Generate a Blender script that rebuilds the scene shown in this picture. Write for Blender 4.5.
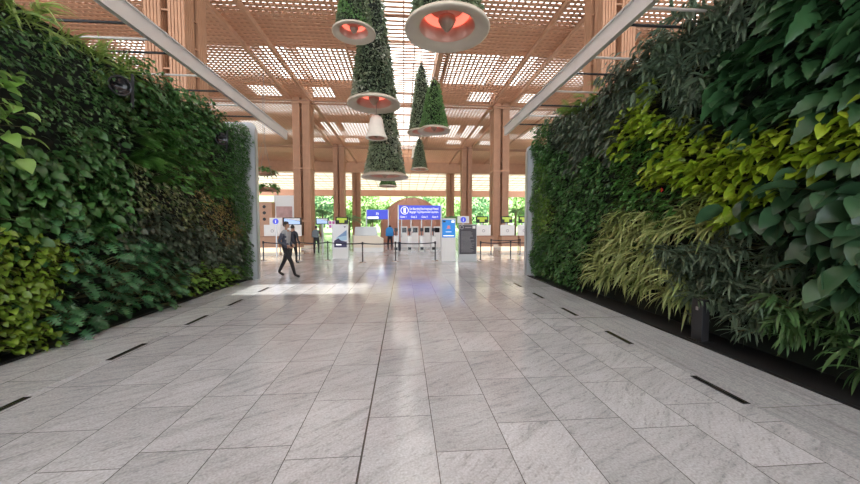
import bpy, math, random
import numpy as np
from mathutils import Vector, Matrix, Quaternion

S = bpy.context.scene
COL = S.collection
for o in list(bpy.data.objects): bpy.data.objects.remove(o)
random.seed(7); rng = np.random.default_rng(7)

# ------------------------------------------------------------------ camera, world, sun, exposure
F, CAMH = 335.0, 1.65
YAW, PITCH = math.atan(26/F), math.atan(16/F)
cam = bpy.data.cameras.new('camera'); camo = bpy.data.objects.new('camera', cam); COL.objects.link(camo)
cam.sensor_width = 36; cam.lens = F/860*36; cam.clip_start = .05; cam.clip_end = 500
camo.location = (0, 0, CAMH); camo.rotation_euler = (math.pi/2-PITCH, 0, -YAW)
S.camera = camo
W = bpy.data.worlds.new('sky'); S.world = W; W.use_nodes = True
bg = W.node_tree.nodes['Background']; bg.inputs[0].default_value = (.86, .93, 1, 1); bg.inputs[1].default_value = 2.3
sun = bpy.data.lights.new('sun', 'SUN'); sun.energy = 6; sun.angle = .02; sun.color = (1, .95, .86)
suno = bpy.data.objects.new('sun', sun); COL.objects.link(suno); suno.rotation_euler = (math.radians(38), math.radians(14), 0)
S.view_settings.view_transform = 'Standard'; S.view_settings.look = 'None'
S.view_settings.exposure = 0.92; S.view_settings.gamma = 1
S.cycles.max_bounces = 8; S.cycles.diffuse_bounces = 5; S.cycles.transmission_bounces = 6

_f = np.array([math.sin(YAW)*math.cos(PITCH), math.cos(YAW)*math.cos(PITCH), -math.sin(PITCH)])
_r = np.array([math.cos(YAW), -math.sin(YAW), 0.]); _u = np.cross(_r, _f)
def at(px, py, Y):          # the point of the plane y = Y that the photograph shows at a pixel
    d = _f + _r*(px-430)/F - _u*(py-242)/F
    return Vector(d*(Y/d[1])) + Vector((0, 0, CAMH))
def fl(px, py):             # the floor point at a pixel
    d = _f + _r*(px-430)/F - _u*(py-242)/F
    return Vector(d*(-CAMH/d[2])) + Vector((0, 0, CAMH))

# ------------------------------------------------------------------ materials
def mat(name, col, rough=.5, metal=0, spec=.5, emit=None, es=1, noise=0, nscale=8, transl=0):
    m = bpy.data.materials.new(name); m.use_nodes = True
    nt = m.node_tree; b = nt.nodes['Principled BSDF']
    b.inputs['Base Color'].default_value = (*col, 1); b.inputs['Roughness'].default_value = rough
    b.inputs['Metallic'].default_value = metal; b.inputs['Specular IOR Level'].default_value = spec
    if emit: b.inputs['Emission Color'].default_value = (*emit, 1); b.inputs['Emission Strength'].default_value = es
    if noise:
        tc = nt.nodes.new('ShaderNodeTexCoord'); n = nt.nodes.new('ShaderNodeTexNoise'); n.inputs['Scale'].default_value = nscale; n.inputs['Detail'].default_value = 4
        r = nt.nodes.new('ShaderNodeMix'); r.data_type = 'RGBA'
        r.inputs[6].default_value = (*[c*(1-noise) for c in col], 1); r.inputs[7].default_value = (*[min(1, c*(1+noise)) for c in col], 1)
        nt.links.new(tc.outputs['Object'], n.inputs['Vector']); nt.links.new(n.outputs['Fac'], r.inputs[0]); nt.links.new(r.outputs[2], b.inputs['Base Color'])
    return m

def leafmat(name, a, b_, rough=.36, tr=.25, spec=.5):      # two leaf colours mixed leaf by leaf
    m = bpy.data.materials.new(name); m.use_nodes = True
    nt = m.node_tree; p = nt.nodes['Principled BSDF']; out = nt.nodes['Material Output']
    at_ = nt.nodes.new('ShaderNodeAttribute'); at_.attribute_name = 'rnd'
    oi = nt.nodes.new('ShaderNodeObjectInfo')
    add = nt.nodes.new('ShaderNodeMath'); add.operation = 'MULTIPLY_ADD'; add.inputs[1].default_value = .35; add.use_clamp = True
    nt.links.new(oi.outputs['Random'], add.inputs[0]); 
    sc = nt.nodes.new('ShaderNodeMath'); sc.operation = 'MULTIPLY'; sc.inputs[1].default_value = .65
    nt.links.new(at_.outputs['Fac'], sc.inputs[0]); nt.links.new(sc.outputs[0], add.inputs[2])
    r = nt.nodes.new('ShaderNodeMix'); r.data_type = 'RGBA'; r.inputs[6].default_value = (*a, 1); r.inputs[7].default_value = (*b_, 1)
    nt.links.new(add.outputs[0], r.inputs[0]); nt.links.new(r.outputs[2], p.inputs['Base Color'])
    p.inputs['Roughness'].default_value = rough; p.inputs['Specular IOR Level'].default_value = spec
    t = nt.nodes.new('ShaderNodeBsdfTranslucent'); nt.links.new(r.outputs[2], t.inputs['Color'])
    mx = nt.nodes.new('ShaderNodeMixShader'); mx.inputs[0].default_value = tr
    nt.links.new(p.outputs[0], mx.inputs[1]); nt.links.new(t.outputs[0], mx.inputs[2]); nt.links.new(mx.outputs[0], out.inputs[0])
    return m

M = {}
M['bamboo'] = mat('bamboo', (.47, .255, .15), .55, noise=.18, nscale=2)
M['bamboo_dark'] = mat('bamboo_dark', (.34, .175, .105), .6, noise=.15, nscale=2)
M['terracotta'] = mat('terracotta', (.50, .25, .18), .6, noise=.1)
M['wood'] = mat('wood', (.46, .25, .15), .45, noise=.12)
M['white'] = mat('white', (.80, .80, .78), .4)
M['panelgrey'] = mat('panelgrey', (.52, .54, .57), .45)
M['cream'] = mat('cream', (.78, .70, .58), .5)
M['greymetal'] = mat('greymetal', (.50, .50, .50), .35, .6)
M['railmetal'] = mat('railmetal', (.62, .59, .56), .38, .3, noise=.08, nscale=3)
M['darkmetal'] = mat('darkmetal', (.05, .05, .055), .4, .5)
M['black'] = mat('black', (.012, .012, .013), .5)
M['gloss_black'] = mat('gloss_black', (.01, .01, .012), .12)
M['steel'] = mat('steel', (.55, .56, .57), .25, .9)
M['blue'] = mat('blue', (.05, .07, .52), .4, emit=(.06, .08, .6), es=.35)
M['poster_blue'] = mat('poster_blue', (.02, .22, .62), .4, emit=(.02, .2, .6), es=.25)
M['letter'] = mat('letter', (.9, .9, .95), .5, emit=(.9, .9, 1), es=.5)
M['letter_grey'] = mat('letter_grey', (.35, .34, .35), .5)
M['pink'] = mat('pink', (.8, .35, .4), .5)
M['magenta'] = mat('magenta', (.55, .12, .42), .5)
M['slate'] = mat('slate', (.065, .06, .07), .5)
M['screen_green'] = mat('screen_green', (.3, .4, .02), .3, emit=(.3, .38, .04), es=.35)
M['screen_blue'] = mat('screen_blue', (.25, .35, .6), .3, emit=(.3, .42, .7), es=.5)
M['lit_strip'] = mat('lit_strip', (.9, .75, .55), .5, emit=(1, .8, .55), es=.45)
M['rim'] = mat('bell_rim', (.50, .43, .34), .38, .2, noise=.05, nscale=4)
M['bell_inside'] = mat('bell_inside', (.55, .31, .24), .35, .3)
M['clapper'] = mat('clapper', (.36, .26, .20), .35, .5)
M['bell_lamp'] = mat('bell_lamp', (1, .4, .25), .4, emit=(1, .20, .14), es=.7)
M['ivory'] = mat('ivory', (.80, .74, .64), .45, noise=.06)
M['cable'] = mat('cable', (.25, .22, .2), .5)
M['stem'] = mat('stem', (.14, .13, .05), .6)
M['bark'] = mat('bark', (.22, .16, .11), .8, noise=.3)
M['skin'] = mat('skin', (.42, .24, .16), .5)
M['hair'] = mat('hair', (.012, .010, .009), .5)
M['greyknit'] = mat('greyknit', (.36, .37, .38), .85)
M['bluegrey'] = mat('bluegrey', (.075, .085, .12), .8)
M['blacktrouser'] = mat('blacktrouser', (.018, .018, .021), .75)
M['navy'] = mat('navy', (.03, .03, .045), .8)
M['maroon'] = mat('maroon', (.22, .06, .06), .8)
M['pack_blue'] = mat('pack_blue', (.03, .25, .62), .6)
M['pack_grey'] = mat('pack_grey', (.14, .17, .19), .7)
M['shoe'] = mat('shoe', (.02, .02, .02), .4)
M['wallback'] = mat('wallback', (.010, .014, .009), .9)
M['hallground'] = mat('outside_lawn', (.24, .38, .13), .9, noise=.3, nscale=.3)
M['posterwhite'] = mat('posterwhite', (.82, .84, .86), .4)
M['postersky'] = mat('postersky', (.45, .66, .82), .4)
M['postermid'] = mat('postermid', (.22, .36, .60), .4)
M['posterdark'] = mat('posterdark', (.06, .055, .13), .4)
M['mural'] = mat('mural', (.52, .32, .30), .5, noise=.6, nscale=1.6)
M['flower'] = mat('flower', (.6, .05, .04), .5)

def translucent(name, col, k):
    m = bpy.data.materials.new(name); m.use_nodes = True; nt = m.node_tree; out = nt.nodes['Material Output']
    p = nt.nodes['Principled BSDF']; p.inputs['Base Color'].default_value = (*col, 1); p.inputs['Roughness'].default_value = .6
    t = nt.nodes.new('ShaderNodeBsdfTranslucent'); t.inputs['Color'].default_value = (*col, 1)
    mx = nt.nodes.new('ShaderNodeMixShader'); mx.inputs[0].default_value = k
    nt.links.new(p.outputs[0], mx.inputs[1]); nt.links.new(t.outputs[0], mx.inputs[2]); nt.links.new(mx.outputs[0], out.inputs[0])
    return m
M['roofsheet'] = translucent('roofsheet', (.93, .92, .90), .85)
M['canopy'] = translucent('canopy_sheet', (.70, .60, .48), .30)

def floor_mat(name, lane0, lane, tile, base, border=False):
    m = bpy.data.materials.new(name); m.use_nodes = True; nt = m.node_tree; N = nt.nodes; L = nt.links
    p = N['Principled BSDF']
    geo = N.new('ShaderNodeNewGeometry'); sx = N.new('ShaderNodeSeparateXYZ'); L.new(geo.outputs['Position'], sx.inputs[0])
    def mth(op, a, b=None, c=None, clamp=False):
        n = N.new('ShaderNodeMath'); n.operation = op; n.use_clamp = clamp
        for i, v in enumerate((a, b, c)):
            if v is None: continue
            if isinstance(v, (int, float)): n.inputs[i].default_value = v
            else: L.new(v, n.inputs[i])
        return n.outputs[0]
    X, Y = sx.outputs[0], sx.outputs[1]
    u = mth('DIVIDE', mth('SUBTRACT', X, lane0), lane); li = mth('FLOOR', u); lf = mth('FRACT', u)
    wn = N.new('ShaderNodeTexWhiteNoise'); wn.noise_dimensions = '1D'; L.new(li, wn.inputs['W'])
    v = mth('ADD', mth('DIVIDE', mth('SUBTRACT', Y, 5.72), tile), 0 if border else mth('MULTIPLY', mth('ROUND', mth('MULTIPLY', wn.outputs['Value'], 5)), .2))
    vi = mth('FLOOR', v); vf = mth('FRACT', v)
    cmb = N.new('ShaderNodeCombineXYZ'); L.new(li, cmb.inputs[0]); L.new(vi, cmb.inputs[1])
    wt = N.new('ShaderNodeTexWhiteNoise'); wt.noise_dimensions = '2D'; L.new(cmb.outputs[0], wt.inputs['Vector'])
    # joints
    def edge(f, size, hw): return mth('LESS_THAN', mth('MULTIPLY', mth('MINIMUM', f, mth('SUBTRACT', 1, f)), size), hw)
    j = mth('MAXIMUM', edge(lf, lane, .0032), edge(vf, tile, .0028))
    j = mth('MAXIMUM', j, mth('LESS_THAN', mth('ABSOLUTE', mth('SUBTRACT', Y, 5.72)), .006))
    if not border: j = mth('MAXIMUM', j, mth('LESS_THAN', mth('ABSOLUTE', mth('SUBTRACT', X, lane0)), .0075))
    # streaks: stretched noise, its place and slant changing from tile to tile
    off = N.new('ShaderNodeVectorMath'); off.operation = 'MULTIPLY_ADD'; off.inputs[1].default_value = (9, 9, 9); L.new(wt.outputs['Color'], off.inputs[0]); L.new(geo.outputs['Position'], off.inputs[2])
    rot = N.new('ShaderNodeVectorRotate'); rot.rotation_type = 'Z_AXIS'; L.new(off.outputs[0], rot.inputs['Vector'])
    if border: rot.inputs['Angle'].default_value = 1.57
    else: L.new(mth('MULTIPLY_ADD', wt.outputs['Value'], -.5, -.35), rot.inputs['Angle'])
    sc = N.new('ShaderNodeMapping'); sc.inputs['Scale'].default_value = (1.2, 9, 1) if not border else (.8, 16, 1); L.new(rot.outputs[0], sc.inputs[0])
    n1 = N.new('ShaderNodeTexNoise'); n1.inputs['Scale'].default_value = 1.3; n1.inputs['Detail'].default_value = 7; n1.inputs['Roughness'].default_value = .62; n1.inputs['Distortion'].default_value = .5; L.new(sc.outputs[0], n1.inputs['Vector'])
    n2 = N.new('ShaderNodeTexNoise'); n2.inputs['Scale'].default_value = 60; n2.inputs['Detail'].default_value = 3; L.new(geo.outputs['Position'], n2.inputs['Vector'])
    n3 = N.new('ShaderNodeTexNoise'); n3.inputs['Scale'].default_value = 1.1; n3.inputs['Detail'].default_value = 3; L.new(off.outputs[0], n3.inputs['Vector'])
    cr = N.new('ShaderNodeValToRGB'); L.new(n1.outputs['Fac'], cr.inputs[0])
    e = cr.color_ramp.elements; e[0].position = .30; e[0].color = (*[c*.70 for c in base], 1); e[1].position = .60; e[1].color = (*base, 1)
    k = e.new(.44); k.color = (*[c*.91 for c in base], 1)
    mx = N.new('ShaderNodeMix'); mx.data_type = 'RGBA'; mx.blend_type = 'MULTIPLY'; mx.inputs[0].default_value = 1; L.new(cr.outputs[0], mx.inputs[6])
    val = mth('MULTIPLY', mth('MULTIPLY_ADD', wt.outputs['Value'], .16, .9), mth('MULTIPLY', mth('MULTIPLY_ADD', n2.outputs['Fac'], .9, .55), mth('MULTIPLY_ADD', n3.outputs['Fac'], .4, .8)))
    cg = N.new('ShaderNodeCombineXYZ'); L.new(val, cg.inputs[0]); L.new(mth('MULTIPLY', val, 1), cg.inputs[1]); L.new(mth('MULTIPLY', val, .995), cg.inputs[2]); L.new(cg.outputs[0], mx.inputs[7])
    fm = N.new('ShaderNodeMapping'); fm.inputs['Scale'].default_value = (14, 42, 1); L.new(rot.outputs[0], fm.inputs[0])
    n4 = N.new('ShaderNodeTexNoise'); n4.inputs['Scale'].default_value = 1; n4.inputs['Detail'].default_value = 3; L.new(fm.outputs[0], n4.inputs['Vector'])
    fk = mth('MULTIPLY', mth('MULTIPLY', mth('SUBTRACT', n4.outputs['Fac'], .56), 9, None, True), mth('MULTIPLY_ADD', n1.outputs['Fac'], -1.6, 1.2, True))
    mf = N.new('ShaderNodeMix'); mf.data_type = 'RGBA'; L.new(fk, mf.inputs[0]); L.new(mx.outputs[2], mf.inputs[6]); mf.inputs[7].default_value = (*[c*.42 for c in base], 1)
    mj = N.new('ShaderNodeMix'); mj.data_type = 'RGBA'; L.new(j, mj.inputs[0]); L.new(mf.outputs[2], mj.inputs[6]); mj.inputs[7].default_value = (.10, .095, .09, 1)
    L.new(mj.outputs[2], p.inputs['Base Color'])
    L.new(mth('MULTIPLY_ADD', n3.outputs['Fac'], .14, .07 if not border else .16), p.inputs['Roughness'])
    p.inputs['Specular IOR Level'].default_value = .5
    return m
M['floor'] = floor_mat('granite_floor', -.31, .54, .80, (.565, .59, .63))
M['border'] = floor_mat('granite_border', -4.75, 20, 3.0, (.47, .495, .525), True)
M['border_left'] = floor_mat('granite_border_left', -4.75, .56, 1.6, (.56, .585, .615), False)

# ------------------------------------------------------------------ mesh helpers
class MB:
    def __init__(s): s.v = []; s.f = []; s.m = []; s.r = []
    def add(s, vs, fs, mi=0, r=0.):
        o = len(s.v); s.v.extend(tuple(v) for v in vs); s.f.extend(tuple(i+o for i in f) for f in fs); s.m.extend([mi]*len(fs)); s.r.extend([r]*len(vs)); return s
    def box(s, x0, x1, y0, y1, z0, z1, mi=0, bev=0):
        s.add([(x0,y0,z0),(x1,y0,z0),(x1,y1,z0),(x0,y1,z0),(x0,y0,z1),(x1,y0,z1),(x1,y1,z1),(x0,y1,z1)],
              [(0,3,2,1),(4,5,6,7),(0,1,5,4),(1,2,6,5),(2,3,7,6),(3,0,4,7)], mi); return s
    def tube(s, a, b, r, n=8, r2=None, mi=0, cap=True):
        a, b = Vector(a), Vector(b); d = (b-a).normalized(); q = d.to_track_quat('Z', 'Y'); r2 = r if r2 is None else r2
        vs = [a+q@Vector((math.cos(t)*r, math.sin(t)*r, 0)) for t in [i*2*math.pi/n for i in range(n)]] + [b+q@Vector((math.cos(t)*r2, math.sin(t)*r2, 0)) for t in [i*2*math.pi/n for i in range(n)]]
        fs = [(i, (i+1) % n, n+(i+1) % n, n+i) for i in range(n)]
        if cap: fs += [tuple(range(n-1, -1, -1)), tuple(range(n, 2*n))]
        return s.add(vs, fs, mi)
    def lathe(s, prof, n=40, c=(0,0,0), mi=0):
        vs = []; fs = []
        for r, z in prof:
            for i in range(n):
                t = 2*math.pi*i/n; vs.append((c[0]+r*math.cos(t), c[1]+r*math.sin(t), c[2]+z))
        for k in range(len(prof)-1):
            for i in range(n):
                j = (i+1) % n; fs.append((k*n+i, k*n+j, (k+1)*n+j, (k+1)*n+i))
        return s.add(vs, fs, mi)
    def prism(s, poly, y0, y1, mi=0):      # polygon in x,z pulled from y0 to y1
        n = len(poly)
        return s.add([(x, y0, z) for x, z in poly]+[(x, y1, z) for x, z in poly], [tuple(range(n)), tuple(range(2*n-1, n-1, -1))]+[(i, n+i, n+(i+1) % n, (i+1) % n) for i in range(n)], mi)
    def mesh(s, name, mats, smooth=False):
        me = bpy.data.meshes.new(name); me.from_pydata(s.v, [], s.f)
        for m in (mats if isinstance(mats, (list, tuple)) else [mats]): me.materials.append(M[m] if isinstance(m, str) else m)
        me.polygons.foreach_set('material_index', s.m)
        if any(s.r):
            a = me.attributes.new('rnd', 'FLOAT', 'POINT'); a.data.foreach_set('value', s.r)
        if smooth: me.polygons.foreach_set('use_smooth', [True]*len(s.f))
        me.update(); return me
    def build(s, name, mats, parent=None, loc=None, smooth=False, bevel=0):
        o = bpy.data.objects.new(name, s.mesh(name, mats, smooth)); COL.objects.link(o)
        if parent: o.parent = parent
        if loc is not None: o.location = loc
        if bevel:
            b = o.modifiers.new('bevel', 'BEVEL'); b.width = bevel; b.segments = 2; b.limit_method = 'ANGLE'
        return o
def tag(o, label, cat, group=None, kind=None):
    if label: o['label'] = label
    if cat: o['category'] = cat
    if group: o['group'] = group
    if kind: o['kind'] = kind
    return o
def struct(o, label=None): 
    o['kind'] = 'structure'
    if label: o['label'] = label
    return o
def thing(name, label, cat, loc=(0,0,0), rz=0, group=None):
    o = bpy.data.objects.new(name, None); o.empty_display_size = .1; COL.objects.link(o); o.location = loc; o.rotation_euler = (0,0,rz)
    return tag(o, label, cat, group)
def copy_tree(o, parent=None):
    c = o.copy(); COL.objects.link(c)
    if parent: c.parent = parent
    for ch in list(o.children): copy_tree(ch, c)
    return c
def text(parent, body, size, loc, m='letter', width=None, name='lettering', align='LEFT'):
    cu = bpy.data.curves.new('lettering', 'FONT'); cu.body = body; cu.size = size; cu.extrude = .004; cu.align_x = align
    t = bpy.data.objects.new('tmp', cu); COL.objects.link(t); bpy.context.view_layer.update()
    me = bpy.data.meshes.new_from_object(t.evaluated_get(bpy.context.evaluated_depsgraph_get())); bpy.data.objects.remove(t)
    me.materials.clear(); me.materials.append(M[m])
    o = bpy.data.objects.new(name, me); COL.objects.link(o); o.parent = parent; o.location = loc; o.rotation_euler = (math.pi/2, 0, 0)
    if width:
        w = max(v.co.x for v in me.vertices)-min(v.co.x for v in me.vertices); o.scale = (width/w, 1, 1)
    return o

# ------------------------------------------------------------------ floor and borders
struct(MB().box(-30, 30, -14, 62, -.2, 0).build('floor', 'floor'))
struct(MB().box(3.19, 4.05, -10, 10.75, -.01, .004).build('trim_1', 'border'), 'smooth grey stone border along the right green wall')
struct(MB().box(-4.75, -3.66, -10, 10.6, -.01, .004).build('trim_2', 'border_left'), 'pale stone border along the left green wall')
struct(MB().box(4.05, 4.80, -10, 10.7, .0, .012).box(4.05, 4.075, -10, 10.7, .0, .03).build('trim_3', 'black'), 'black channel at the foot of the right green wall')
struct(MB().box(-5.2, -4.75, -10, 10.5, .0, .012).box(-4.78, -4.75, -10, 10.5, .0, .03).build('trim_4', 'black'), 'black channel at the foot of the left green wall')
ords = ['nearest', 'second', 'third', 'fourth', 'fifth']
def slot(x, y, side, i):
    t = thing('floor_light', f'{ords[i]} recessed black linear floor light from the viewer along the {side} green wall', 'floor light', (x, y, .004), 0, f'floor lights along the {side} green wall')
    f = MB()
    f.box(-.036, .036, -.29, .29, 0, .003, 0)
    f.build('recess', 'gloss_black', t)
    MB().box(-.036, -.028, -.29, .29, .0, .006).box(.028, .036, -.29, .29, 0, .006).box(-.028, .028, -.29, -.28, 0, .006).box(-.028, .028, .28, .29, 0, .006).build('frame', 'darkmetal', t)
    MB().box(.004, .012, -.27, .27, .003, .006).build('lamp_strip', 'steel', t)
for i, y in enumerate((3.15, 4.62, 6.10, 7.45, 8.9)): slot(-3.62, y, 'left', i)
for i, y in enumerate((3.08, 4.66, 6.15, 7.65, 9.1)): slot(3.16, y, 'right', i)

# ------------------------------------------------------------------ ceiling
XO = -.2                               # the hall's axis
CX = (-7.45, 7.45); CY = (12, 26, 40, 54)
YA, YB, XA, XB = -14, 50, -26, 26
GX0, GX1 = -1.45, 1.9                    # the open strip along the middle
bays = []
for r in (5.6, 19.4, 33.2, 46):
    for x0, x1 in ((-8.0, -6.5), (-6.0, -3.1), (2.6, 5.7), (6.25, 7.9), (-15.5, -13.2), (13, 15.2)): bays.append((x0, x1, r, min(r+4.4, YB)))
    for x0, x1 in ((-7.2, -5.2), (5.0, 7.0), (-11, -9.2), (9.0, 10.8)): bays.append((x0, x1, r+5.6, min(r+7.4, YB)))
def cut(a, b, holes):
    segs = [(a, b)]
    for h0, h1 in holes:
        segs = [t for s, e in segs for t in ((s, min(e, h0)), (max(s, h1), e)) if t[1]-t[0] > .02]
    return segs
A = MB(); y = YA
while y < YB:
    for a, b in ((XA, GX0), (GX1, XB)): A.box(a, b, y, y+.15, 11.0, 11.018)
    y += .30
struct(A.build('ceiling', 'bamboo'), 'slatted bamboo lattice ceiling of the hall')
B = MB(); x = XA
while x < XB:
    if not (GX0-.1 < x < GX1): B.box(x, x+.11, YA, YB, 11.03, 11.05)
    x += .27
struct(B.build('ceiling_lattice', 'bamboo'), 'lengthwise bamboo slats of the ceiling')
C_ = MB(); y = YA
while y < YB:
    holes = [(GX0, GX1)]+[(x0, x1) for x0, x1, y0, y1 in bays if y0 < y < y1]
    for a, b in cut(XA, XB, holes): C_.box(a, b, y, y+.20, 11.55, 11.57)
    y += .305
struct(C_.build('ceiling_boards', 'bamboo_dark'), 'upper layer of bamboo boards over the lattice')
bm = MB()
for cx in CX:
    for dx in (-.66, .66): bm.box(cx+dx-.06, cx+dx+.06, YA, YB, 10.78, 11.0)
for gx in (GX0-.1, GX1+.1): bm.box(gx-.1, gx+.1, YA, YB, 10.9, 11.8)
for x in (-3.0, 2.5, -12, 12): bm.box(x-.05, x+.05, YA, YB, 10.9, 11.0)
struct(bm.build('ceiling_beams', 'bamboo'), 'lengthwise brown beams under the lattice')
for cy in (26, 40): struct(MB().box(-20, 20, cy-.16, cy-.08, 10.62, 10.74).box(-20, 20, cy-.9, cy-.84, 10.62, 10.7).build('ceiling_tie', 'bamboo_dark'), 'thin brown tie bar across the hall at column tops')
g = MB(); y = YA
k = 0
while y < YB:
    g.box(GX0, GX1, y, y+.14, 11.9, 11.93, 0); y += .36; k += 1
struct(g.build('ceiling_louvres', 'bamboo'), 'pale cross louvres of the central skylight')
g = MB()
for x in (.02, .62): g.box(x-.03, x+.03, YA, YB, 11.3, 11.38)
for y in np.arange(YA, YB, 2.3): g.box(GX0, GX1, y, y+.07, 11.3, 11.37)
struct(g.build('ceiling_rails', 'bamboo_dark'), 'thin rails along the central skylight')
struct(MB().box(XA, XB, YA, -2.3, 13.2, 13.22).box(XA, XB, -1.0, YB+1, 13.2, 13.22).box(XA, -1, -2.3, -1, 13.2, 13.22).box(7.2, XB, -2.3, -1, 13.2, 13.22).build('roof', 'roofsheet'), 'translucent white roof above the lattice')  # roof runs back to block sun; unseen gap added for a floor sun patch
struct(MB().box(-26, 26, 50, 50.5, 9.5, 12.9).build('ceiling_fascia', 'bamboo'), 'brown fascia at the far end of the lattice ceiling')
# far canopy and its brown beam
cn = MB(); cn.add([(-30, 50.5, 10.2), (30, 50.5, 10.2), (30, 70, 9.0), (-30, 70, 9.0)], [(0, 1, 2, 3)])
struct(cn.build('ceiling_canopy', 'canopy'), 'cream canopy beyond the lattice ceiling')
cl = MB()
for x in np.arange(-29, 30, 1.5): cl.add([(x, 50.5, 10.12), (x+.1, 50.5, 10.12), (x+.1, 70, 8.92), (x, 70, 8.92)], [(0, 1, 2, 3)])
for t in np.arange(.05, 1, .12): yy = 50.5+19.5*t; zz = 10.1-1.2*t; cl.box(-30, 30, yy, yy+.12, zz, zz+.08)
struct(cl.build('ceiling_ribs', 'bamboo'), 'brown ribs of the far canopy')
struct(MB().box(-30, 30, 69.5, 70.2, 7.75, 9.0).build('wall_back_lintel', 'terracotta'), 'long terracotta beam over the far glazing')
for side, x0, x1 in (('left', -26.3, -26), ('right', 26, 26.3)):
    struct(MB().box(x0, x1, 12, 56, 0, 11).build('wall_hall_'+side, 'bamboo'))

# ------------------------------------------------------------------ columns: bundles of slatted posts
def slat_post(mb, cx, cy, w, z0, z1, n):
    mb.box(cx-w/2+.03, cx+w/2-.03, cy-w/2+.03, cy+w/2-.03, z0, z1, 1)
    p = w/n
    for i in range(n):
        c = -w/2+p*(i+.5); h = p*.36
        mb.box(cx+c-h, cx+c+h, cy-w/2, cy-w/2+.035, z0, z1); mb.box(cx+c-h, cx+c+h, cy+w/2-.035, cy+w/2, z0, z1)
        mb.box(cx-w/2, cx-w/2+.035, cy+c-h, cy+c+h, z0, z1); mb.box(cx+w/2-.035, cx+w/2, cy+c-h, cy+c+h, z0, z1)
def column():
    t = bpy.data.objects.new('column', None); COL.objects.link(t)
    q = .355
    for sx in (-1, 1):
        for sy in (-1, 1):
            m = MB(); slat_post(m, sx*q, sy*q, .50, 0.0, 11.9, 5); m.build('post', ['bamboo', 'bamboo_dark'], t)
    m = MB(); slat_post(m, 0, 0, .30, .0, 11.9, 3)
    z = .3
    while z < 11:                     # cross braces in the gap between the posts
        for s in (-1, 1): m.box(-.12, .12, s*.55-.02, s*.55+.02, z, z+.05); m.box(s*.55-.02, s*.55+.02, -.12, .12, z, z+.05)
        z += .9
    m.build('core', ['bamboo', 'bamboo_dark'], t)
    for z in (1.95, 5.8, 10.55):
        m = MB()
        for s in (-1, 1): m.box(-.66, .66, s*.635-.03, s*.635+.03, z, z+.12); m.box(s*.635-.03, s*.635+.03, -.66, .66, z, z+.12)
        m.build('band', 'bamboo', t)
    MB().box(-.68, .68, -.68, .68, 0, .22).build('base', 'cream', t, bevel=.02)
    return t
col0 = column(); first = True
for k, cy in enumerate(CY):
    for cx, side in zip(CX, ('left', 'right')):
        o = col0 if first else copy_tree(col0); first = False
        o.location = (cx, cy, 0); o['kind'] = 'structure'; o['category'] = 'column'
        o['label'] = f'{ords[k]} tall terracotta slatted column from the viewer on the {side} side of the hall'; o['group'] = 'slatted columns of the hall'

# ------------------------------------------------------------------ green walls: shells, ends, rails
struct(MB().box(-5.5, -5.08, -8, 10.6, 0, 4.55).build('wall_left', 'wallback'))
struct(MB().box(4.68, 5.1, -8, 10.75, 0, 4.85).build('wall_right', 'wallback'))
def end_panel(x0, x1, y, h, side, inward):
    t = thing('end_panel', f'tall white end panel closing the far edge of the {side} green wall', 'wall panel', ((x0+x1)/2, y, 0))
    w = (x1-x0)/2; r = .16; pts = [(-w, 0), (w, 0)]
    for i in range(7):
        a = i*math.pi/12; pts.append((w-r+r*math.cos(a), h-r+r*math.sin(a)))
    for i in range(7):
        a = math.pi/2+i*math.pi/12; pts.append((-w+r+r*math.cos(a), h-r+r*math.sin(a)))
    MB().prism(pts, -.06, .06).build('panel', 'panelgrey', t)
    MB().box(inward*w-.02, inward*w+.02, -.08, .08, 0.02, h-.2).build('edge_trim', 'greymetal', t)
    MB().box(-inward*w*.55-.08, -inward*w*.55+.08, -.09, -.06, h-1.3, h-.12).build('access_cover', 'white', t, bevel=.01)
end_panel(-5.5, -4.50, 10.75, 4.78, 'left', 1)
end_panel(4.06, 5.1, 10.92, 4.3, 'right', -1)
def light_rail(x, y0, y1, z, xs, side, ys, dx):
    t = thing('light_rail', f'long pale metal rail carried by rods above the {side} green wall', 'rail', (x, 0, z))
    MB().box(-.04, .04, y0, y1, -.13, .13).box(-.07, .07, y0, y1, .12, .14).build('channel', 'railmetal', t)
    for i, y in enumerate(ys):
        MB().tube((0, y, .0), (xs-x, y, .0), .022).build('support_rod', 'railmetal' if i % 2 == 0 else 'darkmetal', t)
light_rail(-4.02, -4, 12.0, 4.74, -5.3, 'left', (3.4, 4.1, 4.8, 5.6, 6.05, 6.5, 7.4, 8.2, 9.1, 10.0), 1)
light_rail(3.32, -4, 10.9, 4.74, 4.9, 'right', (3.4, 4.1, 4.65, 5.05, 6.05, 6.7, 7.6, 8.5, 9.3, 10.1), -1)

# ------------------------------------------------------------------ leaves
Z = np.array([0, 0, 1.])
def unit(v): return v/max(1e-9, np.linalg.norm(v))
def leaf(mb, p, d, L, prof, droop, fold=.25, K=5, mi=0, roll=0., r=None, fwd=None):
    p = np.array(p, float); d = unit(np.array(d, float)); r = random.uniform(.02, 1) if r is None else r
    s = np.cross(d, Z); s = np.array([0, 1., 0]) if np.linalg.norm(s) < .05 else unit(s)
    if roll: 
        n = np.cross(s, d); s = unit(s*math.cos(roll)+n*math.sin(roll))
    vs = []; fs = []; st = L/K
    for i in range(K+1):
        w = prof[i]*L; n = unit(np.cross(s, d)); up = n*abs(w)*fold
        f = d*(fwd[i]*L) if fwd else 0
        vs += [p-s*w+up+f, p, p+s*w+up+f]
        d = unit(d-Z*(droop/K)); s = unit(s-d*np.dot(s, d)); p = p+d*st
    for i in range(K):
        a = i*3; fs += [(a, a+1, a+4, a+3), (a+1, a+2, a+5, a+4)]
    mb.add(vs, fs, mi, r)
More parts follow.
